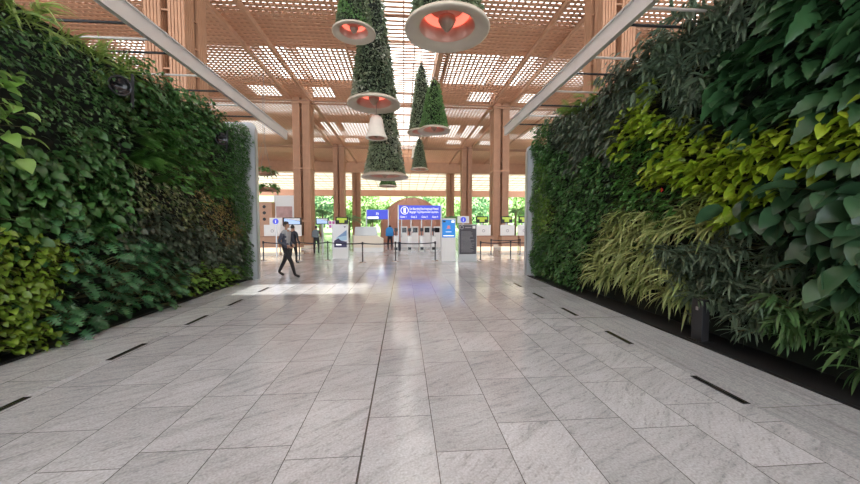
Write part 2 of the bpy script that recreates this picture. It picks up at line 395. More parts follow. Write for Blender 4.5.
PR = {'heart': [.16, .36, .36, .27, .14, .0], 'oval': [.02, .17, .23, .21, .12, .0], 'long': [.02, .10, .13, .115, .07, .0],
      'strap': [.022, .035, .036, .032, .022, .0], 'wide': [.03, .24, .30, .27, .16, .0]}
LOB = [.02, .05, .36, .09, .46, .09, .42, .08, .33, .07, .22, .05, .0]
LOBF = [0, 0, -.04, 0, .02, 0, .06, 0, .08, 0, .06, 0, 0]
def outward(spread, up, side=None):
    a = random.uniform(-1, 1)*spread if side is None else side
    return np.array([1.0, a, random.gauss(up, .35)])
def bush(n, L, prof, droop, spread=.9, R=.2, depth=(.1, .3), up=.1, fold=.25, jit=.35, petiole=True, roll=.5):
    mb = MB()
    for i in range(n):
        a = random.uniform(0, 2*math.pi); rr = R*math.sqrt(random.random())
        p = np.array([random.uniform(*depth), rr*math.cos(a), rr*math.sin(a)])
        d = outward(spread, up); l = L*random.uniform(1-jit, 1+jit*.6)
        leaf(mb, p, d, l, PR[prof], droop*random.uniform(.6, 1.3), fold, 5, 0, random.gauss(0, roll))
        if petiole and i % 2 == 0: mb.tube(np.array([0, p[1]*.5, p[2]*.5]), p, .004, 3, cap=False, mi=1)
    return mb
def spider(n, L, droop, w=1., up=.5, spread=1.2, K=7):
    mb = MB(); pr = [.016*w, .028*w, .031*w, .030*w, .026*w, .018*w, .010*w, 0]
    for i in range(n):
        d = np.array([random.uniform(.3, 1), random.uniform(-1, 1)*spread, random.gauss(up, .4)])
        p = np.array([random.uniform(.02, .12), random.uniform(-.05, .05), random.uniform(-.05, .05)])
        leaf(mb, p, d, L*random.uniform(.6, 1.15), pr, droop*random.uniform(.6, 1.4), .35, K, 0, random.gauss(0, .4))
    return mb
def cane(n, L, droop, stems=3):       # short stems ringed with pointed straps
    mb = MB()
    for s in range(stems):
        e = np.array([random.uniform(.2, .42), random.uniform(-.22, .22), random.uniform(-.15, .18)])
        mb.tube((0, 0, 0), e, .007, 4, cap=False, mi=1)
        for i in range(n):
            t = random.uniform(.55, 1); a = random.uniform(0, 2*math.pi)
            d = np.array([.55+random.uniform(-.3, .4), math.cos(a), math.sin(a)*.8+.1])
            leaf(mb, e*t, d, L*random.uniform(.7, 1.15), [.022, .05, .060, .054, .036, .0], droop*random.uniform(.5, 1.4), .3, 5, 0, random.gauss(0, .4))
    return mb
def philo(n, L, reach=(.15, .4), droop=.9, up=.3, spread=1.0):
    mb = MB()
    for i in range(n):
        d = unit(np.array([1, random.uniform(-1, 1)*spread, random.gauss(up, .4)])); q = random.uniform(*reach)
        e = d*q; mb.tube((0, 0, 0), e, .006, 4, cap=False, mi=1)
        leaf(mb, e, d+np.array([.2, 0, -.25]), L*random.uniform(.75, 1.2), LOB, droop*random.uniform(.6, 1.4), .12, 12, 0, random.gauss(0, .45), fwd=LOBF)
    return mb
def philoR(n, L):
    mb = MB(); pr = [.03, .20, .22, .17, .21, .16, .19, .13, .15, .09, .08, .03, .0]
    for i in range(n):
        d = unit(np.array([1, random.uniform(-.9, .9), random.gauss(.25, .4)])); e = d*random.uniform(.1, .34)+np.array([0, random.uniform(-.1, .1), random.uniform(-.12, .12)])
        if i % 3 == 0: mb.tube((0, 0, 0), e, .005, 4, cap=False, mi=1)
        leaf(mb, e, d, L*random.uniform(.65, 1.15), pr, 1.5*random.uniform(.6, 1.4), .22, 12, 0, random.gauss(0, .45))
    return mb
def fern(n, L, droop=.9):
    mb = MB()
    for i in range(n):
        d = unit(np.array([1, random.uniform(-1.1, 1.1), random.gauss(.35, .35)])); p = np.array([.05, random.uniform(-.05, .05), random.uniform(-.05, .05)])
        l = L*random.uniform(.7, 1.15); K = 12; s = unit(np.cross(d, Z)); r = random.random()*.98+.02
        for k in range(K):
            w = l*.26*math.sin(math.pi*min(1, (k+1.5)/(K+1.5)))**.8+.01
            for sg in (-1, 1):
                tip = p+s*sg*w+d*l*.05-Z*w*.2; b = d*l*.028
                mb.add([p-b, tip, p+b], [(0, 1, 2)], 0, r)
            p2 = p+d*l/K; mb.add([p-s*.003, p+s*.003, p2+s*.003, p2-s*.003], [(0, 1, 2, 3)], 0, r)
            p = p2; d = unit(d-Z*droop/K)
    return mb

G = {'deep': ((.03, .09, .024), (.10, .25, .065)), 'darkgreen': ((.028, .075, .024), (.085, .19, .055)), 'deepgreen': ((.022, .07, .025), (.06, .16, .06)), 'mid': ((.045, .13, .025), (.11, .28, .055)),
     'yel': ((.17, .29, .014), (.38, .50, .04)), 'yelL': ((.10, .19, .015), (.27, .40, .05)), 'teal': ((.028, .10, .04), (.08, .24, .09)), 'purple': ((.04, .058, .036), (.12, .165, .105)),
     'rust': ((.16, .12, .035), (.32, .25, .08)), 'olive': ((.08, .11, .04), (.17, .20, .08)), 'spider': ((.18, .27, .05), (.62, .66, .30)), 'spiderL': ((.14, .25, .04), (.45, .58, .18)),
     'strap': ((.06, .10, .065), (.18, .25, .16)), 'grstrap': ((.055, .13, .04), (.15, .28, .10)), 'pale': ((.13, .29, .04), (.32, .50, .14)), 'big': ((.025, .07, .032), (.065, .15, .07)), 'lime': ((.12, .26, .035), (.25, .40, .08)),
     'bell': ((.06, .10, .05), (.38, .44, .28)), 'bellpale': ((.20, .24, .17), (.58, .58, .46)), 'bellgreen': ((.08, .20, .06), (.26, .42, .16))}
for k, (a, b) in G.items(): M['leaf_'+k] = leafmat('leaf_'+k, a, b)
M['leaf_big'].node_tree.nodes['Principled BSDF'].inputs['Roughness'].default_value = .3

# kind: name, look used in the label, category, leaf colour, spacing, maker
KIND = {
 'spidertop': ('spider_plant', 'pale striped spider plant on the top edge', 'spiderL', .26, lambda: spider(28, .36, 1.3, 1.2, .7)),
 'pale': ('pothos_plant', 'light green trailing pothos with large heart leaves', 'pale', .30, lambda: bush(10, .17, 'heart', 1.5, 1, .22, (.15, .42), .1)),
 'dkmed': ('pothos_plant', 'dark green pothos with pointed drooping leaves', 'deep', .26, lambda: bush(28, .14, 'heart', 2.0, .9, .22, (.1, .36), 0)),
 'fern': ('fern', 'green fern with feathery fronds', 'mid', .33, lambda: fern(12, .45)),
 'heart': ('philodendron_plant', 'dark heart-leaved climber in the upper patch', 'deep', .26, lambda: bush(28, .12, 'heart', 2.0, .8, .22, (.1, .32), 0)),
 'midgreen': ('peace_lily', 'mid green plant with bright tapered leaves', 'mid', .27, lambda: bush(26, .16, 'long', 1.3, 1.1, .2, (.1, .34), .2)),
 'yel': ('pothos_plant', 'bright yellow-green pothos with pointed oval leaves', 'yel', .27, lambda: bush(24, .20, 'oval', 1.2, 1.0, .22, (.16, .42), .15)),
 'yelow': ('pothos_plant', 'yellow-green heart-leaved pothos in the low patch', 'yelL', .25, lambda: bush(30, .10, 'heart', 1.9, 1.0, .2, (.14, .42), .1)),
 'lob': ('tree_philodendron', 'blue-green tree philodendron with lobed leaves', 'teal', .33, lambda: philo(9, .21, (.22, .50), 1.3)),
 'lobR': ('climbing_philodendron', 'large dark philodendron with wavy drooping leaves', 'deepgreen', .30, lambda: philoR(11, .40)),
 'dark': ('bronze_leaved_plant', 'dark bronze broad-leaved plant in the low patch', 'purple', .26, lambda: bush(26, .13, 'wide', 1.7, .8, .22, (.1, .34), .1)),
 'lightg': ('arrowhead_plant', 'light green arrowhead plant at the foot', 'lime', .30, lambda: bush(14, .14, 'oval', 1.0, 1, .18, (.12, .36), .3)),
 'strap': ('dracaena', 'high grey-green dracaena with hanging strap leaves', 'strap', .30, lambda: cane(16, .34, 1.3, 3)),
 'purple': ('bronze_leaved_plant', 'dusky plant with drooping tapered leaves', 'purple', .27, lambda: bush(26, .20, 'long', 2.2, .9, .22, (.12, .4), 0)),
 'lime': ('fern', 'lime green fern tuft on the top edge', 'lime', .28, lambda: fern(10, .35)),
 'big': ('elephant_ear', 'dark glossy plant with very large leaves', 'big', .34, lambda: bush(11, .30, 'wide', 1.7, .8, .24, (.15, .42), .1, .25)),
 'spider': ('spider_plant', 'yellow striped spider plant with arching leaves', 'spider', .27, lambda: spider(26, .55, 2.1, 1.15, .9)),
 'dkstrap': ('dracaena', 'low dark grey-green dracaena with narrow leaves', 'strap', .24, lambda: cane(17, .23, 1.2, 4)),
 'grstrap': ('dracaena', 'fresh green dracaena with pointed strap leaves', 'grstrap', .28, lambda: cane(16, .29, 1.4, 3)),
}
# hand placed patch centres (y along the wall, z height)
SL = [('spidertop',3.6,4.35),('spidertop',4.53,4.5),('spidertop',5.13,4.6),('spidertop',5.64,4.58),('spidertop',6.2,4.5),('darksmall',4.6,3.9),('darksmall',5.1,3.75),('darksmall',5.6,3.7),('darksmall',5.15,3.15),('darksmall',6.1,3.4),('pale',4.35,3.15),('pale',4.5,2.85),
 ('dkmed',4.5,2.2),('dkmed',5.0,2.3),('dkmed',5.8,2.6),('dkmed',5.8,1.95),('dkmed',4.6,1.85),('fern',6.75,3.2),('fern',7.2,3.0),('heart',7.0,4.2),('heart',7.7,4.0),('heart',8.8,4.1),('heart',6.5,3.9),('heart',8.0,3.6),('tiny',9.8,4.3),('tiny',10.4,3.0),('tiny',9.4,3.4),('tiny',10.2,2.2),
 ('midgreen',7.8,2.75),('midgreen',8.4,3.1),('midgreen',8.9,2.7),('yelow',4.3,1.3),('yelow',4.4,0.75),('yelow',4.7,1.1),('yelow',4.5,0.35),('lob',5.1,1.0),('lob',5.55,1.25),('lob',6.1,.95),('lob',5.0,.3),('lob',5.6,.35),('lob',6.6,.65),('lob',7.2,.5),
 ('dark',6.9,1.7),('dark',7.6,1.3),('dark',8.7,.9),('dark',9.9,.9),('rust',8.6,2.1),('rust',9.6,1.7),('olive',6.6,2.2),('olive',7.5,2.1),('lightg',8.1,.25),('lightg',9.3,.35)]
SR = [('strap',5.6,4.5),('strap',4.7,4.3),('strap',5.0,3.8),('strap',4.1,4.4),('strap',3.4,4.6),('purple',7.2,4.5),('purple',8.0,4.2),('purple',6.1,4.9),('purple',6.8,3.5),('purple',9.0,4.3),('lime',7.9,4.95),('lime',8.8,4.85),
 ('lobR',3.8,3.6),('lobR',3.4,3.4),('lobR',3.05,3.5),('lobR',4.2,3.15),('lobR',2.9,3.0),('lobR',3.4,3.95),('lobR',2.5,3.4),('yel',5.9,3.4),('yel',5.4,2.8),('yel',4.6,2.5),('yel',4.0,2.15),('yel',3.8,2.5),('yel',3.2,2.5),('yel',2.9,2.6),
 ('big',3.6,1.95),('big',3.15,1.8),('big',2.9,2.0),('big',3.3,1.5),('big',2.85,1.45),('tiny',9,2.4),('tiny',7.2,2.6),('tiny',8.4,1.0),('tiny',10,3.9),('tiny',9.8,.8),('tiny',9.6,3.3),('midgreen',6.2,2.4),('midgreen',5.2,2.15),('midgreen',5.8,2.9),('midgreen',6.6,2.9),('ltiny',10.5,3.1),('ltiny',10.1,1.9),
 ('spider',7.0,.75),('spider',5.9,1.4),('spider',5.3,.65),('spider',6.4,.45),('spider',4.95,1.65),('dkstrap',4.9,.9),('dkstrap',4.2,1.3),('dkstrap',3.95,.8),('dkstrap',3.6,1.25),('dkstrap',4.4,.7),('grstrap',3.35,.8),('grstrap',2.9,.9),('grstrap',3.1,.55),('grstrap',2.85,1.1),('grstrap',2.5,.7)]
def zone(seeds, y, z):
    yy = y+.12*math.sin(5*z+y)+.05*math.sin(13*z); zz = z+.12*math.sin(4*y+2*z)
    return min(seeds, key=lambda s: (s[1]-yy)**2+(s[2]-zz)**2*1.2)[0]
protos = {}
def plants(seeds, side, xback, rz, y0, y1, z0, z1):
    for kind, (nm, look, colr, pitch, mk) in KIND.items():
        if not any(s[0] == kind for s in seeds): continue
        me = [mk().mesh(nm, ['leaf_'+colr, 'stem'], True) for _ in range(5)]
        spots = []
        ny = int((y1-y0)/pitch)+1; nz = int((z1-z0)/pitch)+1
        for i in range(ny):
            for j in range(nz):
                y = y0+(i+.5*(j % 2))*pitch+random.uniform(-.3, .3)*pitch; z = z0+j*pitch+random.uniform(-.3, .3)*pitch
                if y <= y1 and z <= z1 and zone(seeds, y, z) == kind: spots.append((y, z))
        ys = [p[0] for p in spots]; zs = [p[1] for p in spots]
        for y, z in spots:
            o = bpy.data.objects.new(nm, random.choice(me)); COL.objects.link(o)
            o.location = (xback, y, z); s = random.uniform(.85, 1.2); o.scale = (s, s*random.choice((-1, 1)), s); o.rotation_euler = (random.uniform(-.5, .5), 0, rz+random.uniform(-.15, .15))
            v = ('bottom', 'lower', 'upper', 'top')[min(3, int(4*(z-min(zs))/(max(zs)-min(zs)+.01)))]; h = ('nearest', 'nearer', 'farther', 'farthest')[min(3, int(4*(y-min(ys))/(max(ys)-min(ys)+.01)))]
            tag(o, f'{look}, {v} {h} of its patch, {side} green wall', 'plant', f'{look}, {side} green wall')
def carpet(seeds, kinds, side, xback, sg, y0, y1, z0, z1, dens, size, prof, colr, name, label, depth, droop=.8):
    mb = MB(); n = int((y1-y0)*(z1-z0)*dens)
    for _ in range(n):
        y, z = random.uniform(y0, y1), random.uniform(z0, z1)
        if kinds and zone(seeds, y, z) not in kinds: continue
        d = outward(1.0, -.05); d[0] *= sg
        bump = .09*math.sin(y*4.1+z*2)*math.sin(z*5.3+y)
        leaf(mb, (xback+sg*max(.02, random.uniform(*depth)+bump), y, z), d, size*random.uniform(.6, 1.25), PR[prof], droop*random.uniform(.5, 1.4), .25, 5, 0, random.gauss(0, .5))
    o = mb.build(name, 'leaf_'+colr, smooth=True); tag(o, label, 'foliage', None, 'stuff')
XL, XR = -5.08, 4.68
plants(SL, 'left', XL, 0, 4.0, 10.5, .2, 4.62)
plants(SR, 'right', XR, math.pi, 2.55, 10.7, .48, 4.98)
carpet(SL, None, 'left', XL, 1, 1.5, 10.55, .1, 4.6, 75, .12, 'oval', 'deep', 'undergrowth_foliage', 'dark leaf layer behind the plants of the left green wall', (.02, .12))
carpet(SR, None, 'right', XR, -1, 0.8, 10.7, .35, 4.9, 75, .12, 'oval', 'deep', 'undergrowth_foliage', 'dark leaf layer behind the plants of the right green wall', (.02, .12))
carpet(SL, ('darksmall',), 'left', XL, 1, 2.6, 7.5, .2, 4.6, 420, .085, 'oval', 'darkgreen', 'creeper_foliage', 'dense dark small-leaved creeper on the upper near left green wall', (.24, .46), 1.6)
carpet(SL, ('tiny',), 'left', XL, 1, 8, 10.6, .2, 4.62, 500, .07, 'oval', 'deep', 'creeper_foliage', 'fine dark green creeper at the far end of the left green wall', (.24, .46), 1.6)
carpet(SL, ('rust',), 'left', XL, 1, 7, 10.6, .2, 4, 480, .075, 'long', 'rust', 'creeper_foliage', 'rusty yellow-brown leaf patch near the far end of the left green wall', (.24, .46), 1.6)
carpet(SL, ('olive',), 'left', XL, 1, 5.5, 9, .2, 4, 420, .09, 'oval', 'olive', 'creeper_foliage', 'dull olive leaf patch at mid height of the left green wall', (.24, .46), 1.6)
carpet(SR, ('tiny',), 'right', XR, -1, 6, 10.8, .1, 4.9, 420, .105, 'oval', 'deep', 'creeper_foliage', 'fine dense dark green creeper over the far part of the right green wall', (.26, .46), 1.6)
carpet(SR, ('ltiny',), 'right', XR, -1, 8.5, 10.8, .2, 4.9, 480, .08, 'oval', 'lime', 'creeper_foliage', 'yellowish green creeper strip at the far edge of the right green wall', (.26, .48), 1.6)
carpet(SL, None, 'left', XL, 1, 10.15, 10.62, .15, 4.66, 2200, .07, 'oval', 'deep', 'edge_foliage', 'dense green leaf edge against the left white end panel', (.04, .46), 1)
carpet(SR, None, 'right', XR, -1, 10.3, 10.84, .1, 4.9, 2200, .075, 'oval', 'deep', 'edge_foliage', 'dense green leaf edge against the right white end panel', (.04, .48), 1)
# red flower
f = MB()
for i in range(7):
    a = i*.9; leaf(f, (0, 0, 0), (-.6, math.cos(a), math.sin(a)), .045, PR['wide'], .3)
tag(f.build('flower', 'flower', None, (4.13, 5.1, 2.23)), 'single small red flower among green leaves of the right green wall', 'flower')

# black round fixtures in the left wall, bollard on the right
def wall_spot(y, z, label):
    t = thing('spotlight', label, 'wall light', (-4.66, y, z))
    t.rotation_euler = (0, math.radians(8), math.radians(-38))
    def lx(mb, prof): 
        mb.lathe(prof, 28); mb.v = [(v[2], v[0], v[1]) for v in mb.v]; return mb
    lx(MB(), [(.0, -.12), (.10, -.12), (.14, -.02), (.15, .06), (.135, .06), (.12, .01), (0, .005)]).build('housing', 'gloss_black', t, smooth=True)
    lx(MB(), [(.135, .058), (.155, .058), (.158, .075), (.135, .075), (.135, .058)]).build('rim', 'darkmetal', t, smooth=True)
    MB().box(-.1, -.06, .17, .21, -.28, .26).box(-.12, -.08, -.02, .21, -.02, .02).build('bracket', 'black', t)
wall_spot(6.0, 3.95, 'black round fixture with grey rim set under the spider plants of the left green wall')
wall_spot(9.05, 3.87, 'small dark round fixture near the far end of the left green wall')
t = thing('bollard', 'square black metal post at the foot of the right green wall', 'bollard', (4.22, 4.42, .012))
MB().box(-.055, .055, -.09, .09, 0, .60).build('post', 'darkmetal', t, bevel=.008)
MB().box(-.09, .09, -.12, .12, 0, .015).build('base_plate', 'black', t)
MB().box(-.058, -.054, -.02, .02, .44, .49).build('badge', 'letter_grey', t)

# ------------------------------------------------------------------ hanging bell planters
def bell(name, label, c, D, ratio, cols, seed, foliage=True, lamp=True, pale_band=False):
    random.seed(seed)
    t = thing(name, label, 'hanging planter', c, 0, 'hanging bell planters')
    R = D/2; H = D*ratio; s = R
    MB().lathe([(R*.65, .02*s), (R*.67, -.01*s), (R*.95, -.09*s), (R*.99, -.08*s), (R, -.05*s), (R*.985, -.01*s), (R*.88, .05*s), (R*.80, .10*s), (R*.72, .13*s)], 64).build('rim', 'rim', t, smooth=True)
    MB().lathe([(R*.65, .02*s), (R*.63, .05*s), (R*.55, .30*s), (R*.40, .50*s), (.001, .58*s)], 48).build('inner_cup', 'bell_inside', t, smooth=True)
    if lamp: MB().lathe([(R*.535, .30*s), (R*.43, .45*s), (R*.41, .44*s), (R*.515, .29*s)], 40).build('lamp_ring', 'bell_lamp', t, smooth=True)
    MB().lathe([(.001, -.10*s), (R*.05, -.07*s), (R*.15, .05*s), (R*.21, .17*s), (R*.20, .23*s), (R*.10, .28*s), (.001, .29*s)], 32).tube((0, 0, .28*s), (0, 0, .57*s), .012*s, 8).build('clapper', 'clapper', t, smooth=True)
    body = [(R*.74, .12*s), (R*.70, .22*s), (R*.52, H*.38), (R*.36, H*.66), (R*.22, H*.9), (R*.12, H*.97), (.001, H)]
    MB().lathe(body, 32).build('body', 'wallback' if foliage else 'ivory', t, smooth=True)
    if foliage:
        zs = [b[1] for b in body]; rs = [b[0] for b in body]
        parts = {k: MB() for k in cols}
        n = int(3000*max(.45, min(1.6, D)))
        for i in range(n):
            z = .10*s+(H-.12*s)*(1-math.sqrt(random.random())); a = random.uniform(0, 2*math.pi)
            r0 = float(np.interp(z, zs, rs)); rr = r0+random.uniform(-.01, .05)*D
            d = np.array([math.cos(a), math.sin(a), random.gauss(-.3, .5)])
            d[0] += random.uniform(-.5, .5); d[1] += random.uniform(-.5, .5)
            k = cols[0]
            if len(cols) > 1 and math.sin(z*2.6/R+a*1.5+seed)+random.gauss(0, .35) > .55: k = cols[1]
            leaf(parts[k], (rr*math.cos(a), rr*math.sin(a), z), d, .058*D*random.uniform(.6, 1.3), PR['wide'], .7, .25, 5, 0, random.gauss(0, .6))
        for k, mb in parts.items(): mb.build('foliage', 'leaf_'+k, t)
    MB().lathe([(.001, H+.16*s), (R*.09, H+.14*s), (R*.11, H+.05*s), (R*.07, H-.04*s), (.001, H-.05*s)], 20).build('finial', 'clapper', t, smooth=True)
    m = MB(); m.tube((0, 0, H+.1*s), (0, 0, max(H+.3, 13.21-c[2])), .012+.004*s, 6); m.build('cable', 'cable', t)
    return t
def bell_at(px, py, w, D, *a, **k):
    dep = D*F/w; d = _f+_r*(px-430)/F-_u*(py-242)/F; p = Vector(d*dep)+Vector((0, 0, CAMH)); return p
BL = [('a', 354, 32, 43, 1.2, 1.9, ['bell', 'bellgreen'], 'grey-green leafy bell planter just left of the biggest bell, cut by the picture top'),
      ('b', 447, 28, 85, 2.0, 1.8, ['bell'], 'largest and nearest bell planter with wide cream rim and glowing pink inside'),
      ('c', 374, 103, 53, 2.0, 2.25, ['bell', 'bellpale'], 'tall leafy bell planter hanging straight above the small ivory bell'),
      ('e', 385, 176, 47, 2.0, 1.7, ['bell', 'bellpale'], 'leafy bell planter hanging lowest and left of centre with pale wide rim'),
      ('f', 388, 186, 19, 1.6, 1.0, ['bellgreen'], 'small far green bell planter seen just below the lowest pale rim'),
      ('g', 421.5, 132, 29, 1.7, 2.3, ['bell'], 'dark tall bell planter behind the bright green bell'),
      ('h', 434, 130, 33, 1.5, 1.5, ['bellgreen'], 'bright green bell planter in front of the dark tall one'),
      ('i', 419.5, 169, 18, 1.7, 1.7, ['bell'], 'small far leafy bell planter under the pair of bells')]
for q, (k, px, py, w, D, ra, cols, lab) in enumerate(BL):
    bell('bell_planter', lab, bell_at(px, py, w, D), D, ra, cols, 100+q)
def plain_bell(px, py, w, D, hr, label):
    c = bell_at(px, py, w, D); t = thing('bell_lamp', label, 'hanging lamp', c, 0, 'plain ivory bells'); R = D/2; H = D*hr
    MB().lathe([(R*.72, .0), (R*.97, -.02), (R, .02*D), (R*.90, .10*D), (R*.74, .28*D), (R*.66, H*.6), (R*.56, H*.84), (R*.40, H*.96), (.001, H)], 40).build('shade', 'ivory', t, smooth=True)
    MB().lathe([(R*.72, 0), (R*.6, .14*D), (R*.4, .3*D), (.001, .34*D)], 32).build('inner_cup', 'bell_inside', t, smooth=True)
    MB().lathe([(.001, -.02*D), (R*.2, .05*D), (R*.18, .12*D), (.001, .16*D)], 20).tube((0, 0, .15*D), (0, 0, .34*D), .01, 6).build('clapper', 'clapper', t, smooth=True)
    MB().tube((0, 0, H*.98), (0, 0, 13.21-c[2]), .012, 6).build('cable', 'cable', t)
plain_bell(376.5, 138, 22, .85, 1.0, 'small plain ivory bell without plants in front of the lowest leafy bell')
plain_bell(414, 158, 6, .6, 2.2, 'slim ivory bell left of the small far leafy bell')

# ------------------------------------------------------------------ back of the hall
def sign_board(name, label, px0, py0, px1, py1, Y, m, posts=True, frame='greymetal', dep=.08, cat='sign', post_px=None):
    a, b = at(px0, max(py0, py1), Y), at(px1, min(py0, py1), Y); w, h = b.x-a.x, b.z-a.z
    t = thing(name, label, cat, ((a.x+b.x)/2, Y, 0)); t['w'] = w
    MB().box(-w/2, w/2, -dep/2, dep/2, a.z, b.z).build('panel', m, t, bevel=.01)
    if posts:
        for s in (-1, 1): MB().box(s*(w/2+.04)-.04, s*(w/2+.04)+.04, -.05, .05, 0, b.z+.03).build('post', frame, t)
    return t, w, h, a.z, b.z
# big blue header over the gates
YG = 22.0
t, w, h, z0, z1 = sign_board('header_sign', 'wide blue header sign with white circle symbol over the row of gates', 399, 219.5, 440.5, 205.5, YG, 'blue')
cxs, czs = -w/2+w*.135, z0+h*.64
m = MB(); n = 28
for i in range(n):
    a0, a1 = 2*math.pi*i/n, 2*math.pi*(i+1)/n; r0, r1 = h*.24, h*.28
    m.add([(cxs+r0*math.cos(a0), -.052, czs+r0*math.sin(a0)), (cxs+r1*math.cos(a0), -.052, czs+r1*math.sin(a0)), (cxs+r1*math.cos(a1), -.052, czs+r1*math.sin(a1)), (cxs+r0*math.cos(a1), -.052, czs+r0*math.sin(a1))], [(0, 1, 2, 3)])
m.box(cxs-.07, cxs+.07, -.056, -.05, czs-h*.17, czs+h*.17)
m.build('symbol', 'letter', t)
text(t, 'Get Boarding Pass Integrated Printed', .2, (-w/2+w*.25, -.05, z0+h*.69), width=w*.69)
text(t, 'Baggage Tag Departures Counters', .2, (-w/2+w*.25, -.05, z0+h*.47), width=w*.69)
for i in range(4): text(t, f'Gate {i+1}', .17, (-w/2+w*(.03+.255*i), -.05, z0+h*.13), width=w*.14)
for px in (401.5, 411, 421.5, 431.5):
    x = at(px, 226, YG).x-t.location.x; MB().box(x-.03, x+.03, -.03, .03, .9, z0).build('post', 'greymetal', t)
# gates
for i, px in enumerate((396, 409.5, 421.5, 433)):
    p = at(px, 226, YG-.1); g_ = thing('entry_gate', f'{["leftmost", "second from left", "third from left", "rightmost"][i]} white entry gate pillar under the blue header sign', 'gate', (p.x, YG-.1, 0), 0, 'entry gates under the blue header')
    MB().box(-.14, .14, -.5, .5, 0, .98).build('body', 'white', g_, bevel=.03)
    MB().box(-.11, .11, -.53, -.5, .12, .30).build('reader', 'gloss_black', g_)
    MB().box(-.14, .14, -.5, .5, .98, 1.02).build('top_plate', 'greymetal', g_)
    MB().tube((0, -.3, 1.0), (0, -.34, 1.34), .03, 8).box(-.1, .1, -.38, -.34, 1.3, 1.52).build('scanner', 'darkmetal', g_)
for i, px in enumerate((404, 415, 427, 437)):
    p = at(px, 226, 26); g_ = thing('check_in_kiosk', f'{["leftmost", "second from left", "third from left", "rightmost"][i]} white kiosk with dark screen behind the entry gates', 'kiosk', (p.x, 26, 0), 0, 'white kiosks behind the gates')
    MB().box(-.26, .26, -.2, .2, 0, 1.0).prism([(-.26, 1.0), (.26, 1.0), (.26, 1.62), (-.26, 1.62)], -.12, .12).build('cabinet', 'white', g_, bevel=.02)
    MB().box(-.19, .19, -.135, -.121, 1.15, 1.52).build('screen', 'gloss_black', g_)
# second blue sign further left
YS = 27
t, w, h, z0, z1 = sign_board('hanging_sign', 'smaller blue sign with white lower band left of the blue header', 367, 219.2, 387.8, 209.8, YS, 'blue', posts=True)
MB().box(-w/2+.05, w*.05, -.048, -.043, z0+.04, z0+h*.28).build('band', 'letter', t)
text(t, '(i)', h*.34, (0, -.05, z0+h*.5), align='CENTER')
# blue poster kiosk
def kiosk(name, label, px0, px1, pytop, pyfoot, poster, matb='white'):
    p = fl((px0+px1)/2, pyfoot); Y = p.y; a, b = at(px0, pyfoot, Y), at(px1, pytop, Y); w, h = b.x-a.x, b.z
    t = thing(name, label, 'kiosk', (p.x, Y, 0)); MB().box(-w/2, w/2, -.08, .08, .02, h).build('cabinet', matb, t, bevel=.015); MB().box(-w/2-.03, w/2+.03, -.16, .16, 0, .03).build('base', 'greymetal', t)
    return t, w, h, Y
t, w, h, Y = kiosk('poster_kiosk', 'tall white kiosk with bright blue poster between the gates and the dark notice board', 441.2, 455.4, 218.4, 261.5, None)
MB().box(-w*.46, w*.46, -.094, -.084, h*.56, h*.965).build('poster', 'poster_blue', t)
m = MB()
for i in range(3):
    zz = h*(.76+.03*i); m.box(-w*.14+.02*i, w*.14-.02*i, -.1, -.095, zz, zz+.025)
m.lathe([(.0, 0), (.07, 0)], 16, (0, 0, 0)); 
m.v[-32:] = [(v[0], -.098, h*.80+v[1]) for v in m.v[-32:]]
m.build('emblem', 'pink', t)
MB().box(-w*.2, w*.2, -.1, -.095, h*.685, h*.695).box(-w*.38, w*.38, -.1, -.095, h*.59, h*.61).box(w*.2, w*.4, -.1, -.095, h*.90, h*.95).build('lettering', 'letter', t)
MB().box(-w*.4, -w*.22, -.1, -.095, h*.91, h*.945).build('logo', 'black', t)
# dark notice board
t, w, h, Y = kiosk('notice_board', 'dark grey free-standing notice board with rows of small grey text', 458.4, 476.3, 224.5, 261.3, None, 'greymetal')
MB().box(-w*.47, w*.47, -.094, -.084, h*.2, h*.985).build('notice', 'slate', t)
m = MB(); zz = h*.80
random.seed(3)
while zz > h*.24:
    m.box(-w*.38, w*random.uniform(.1, .38), -.1, -.095, zz, zz+.014); zz -= .052
m.box(-w*.16, w*.2, -.1, -.095, h*.905, h*.93)
m.build('lettering', 'letter_grey', t)
MB().box(w*.26, w*.42, -.1, -.095, h*.89, h*.965).build('logo', 'white', t)
m = MB(); m.lathe([(.06, 0), (.09, 0)], 20); m.v = [(v[0]-w*.34, -.098, h*.925+v[1]) for v in m.v]; m.build('symbol', 'letter_grey', t)
# info sign behind it
def info_sign(px0, py0, px1, py1, Y, label):
    t, w, h, z0, z1 = sign_board('information_sign', label, px0, py1, px1, py0, Y, 'white', False)
    MB().box(-.03, .03, .0, .06, 0, z1-.02).build('post', 'greymetal', t)
    m = MB(); m.lathe([(.001, 0), (h*.40, 0)], 28); m.v = [(v[0], -.046, (z0+z1)/2+v[1]) for v in m.v]; m.build('symbol', 'blue', t)
    text(t, 'i', h*.62, (0, -.052, z0+h*.28), align='CENTER')
info_sign(457.3, 216.2, 469, 223.2, 15.9, 'white information sign with blue i symbol above the dark notice board')
info_sign(269.8, 217.8, 282, 225, 18.5, 'white information sign with blue i symbol at the left, near the walking man')
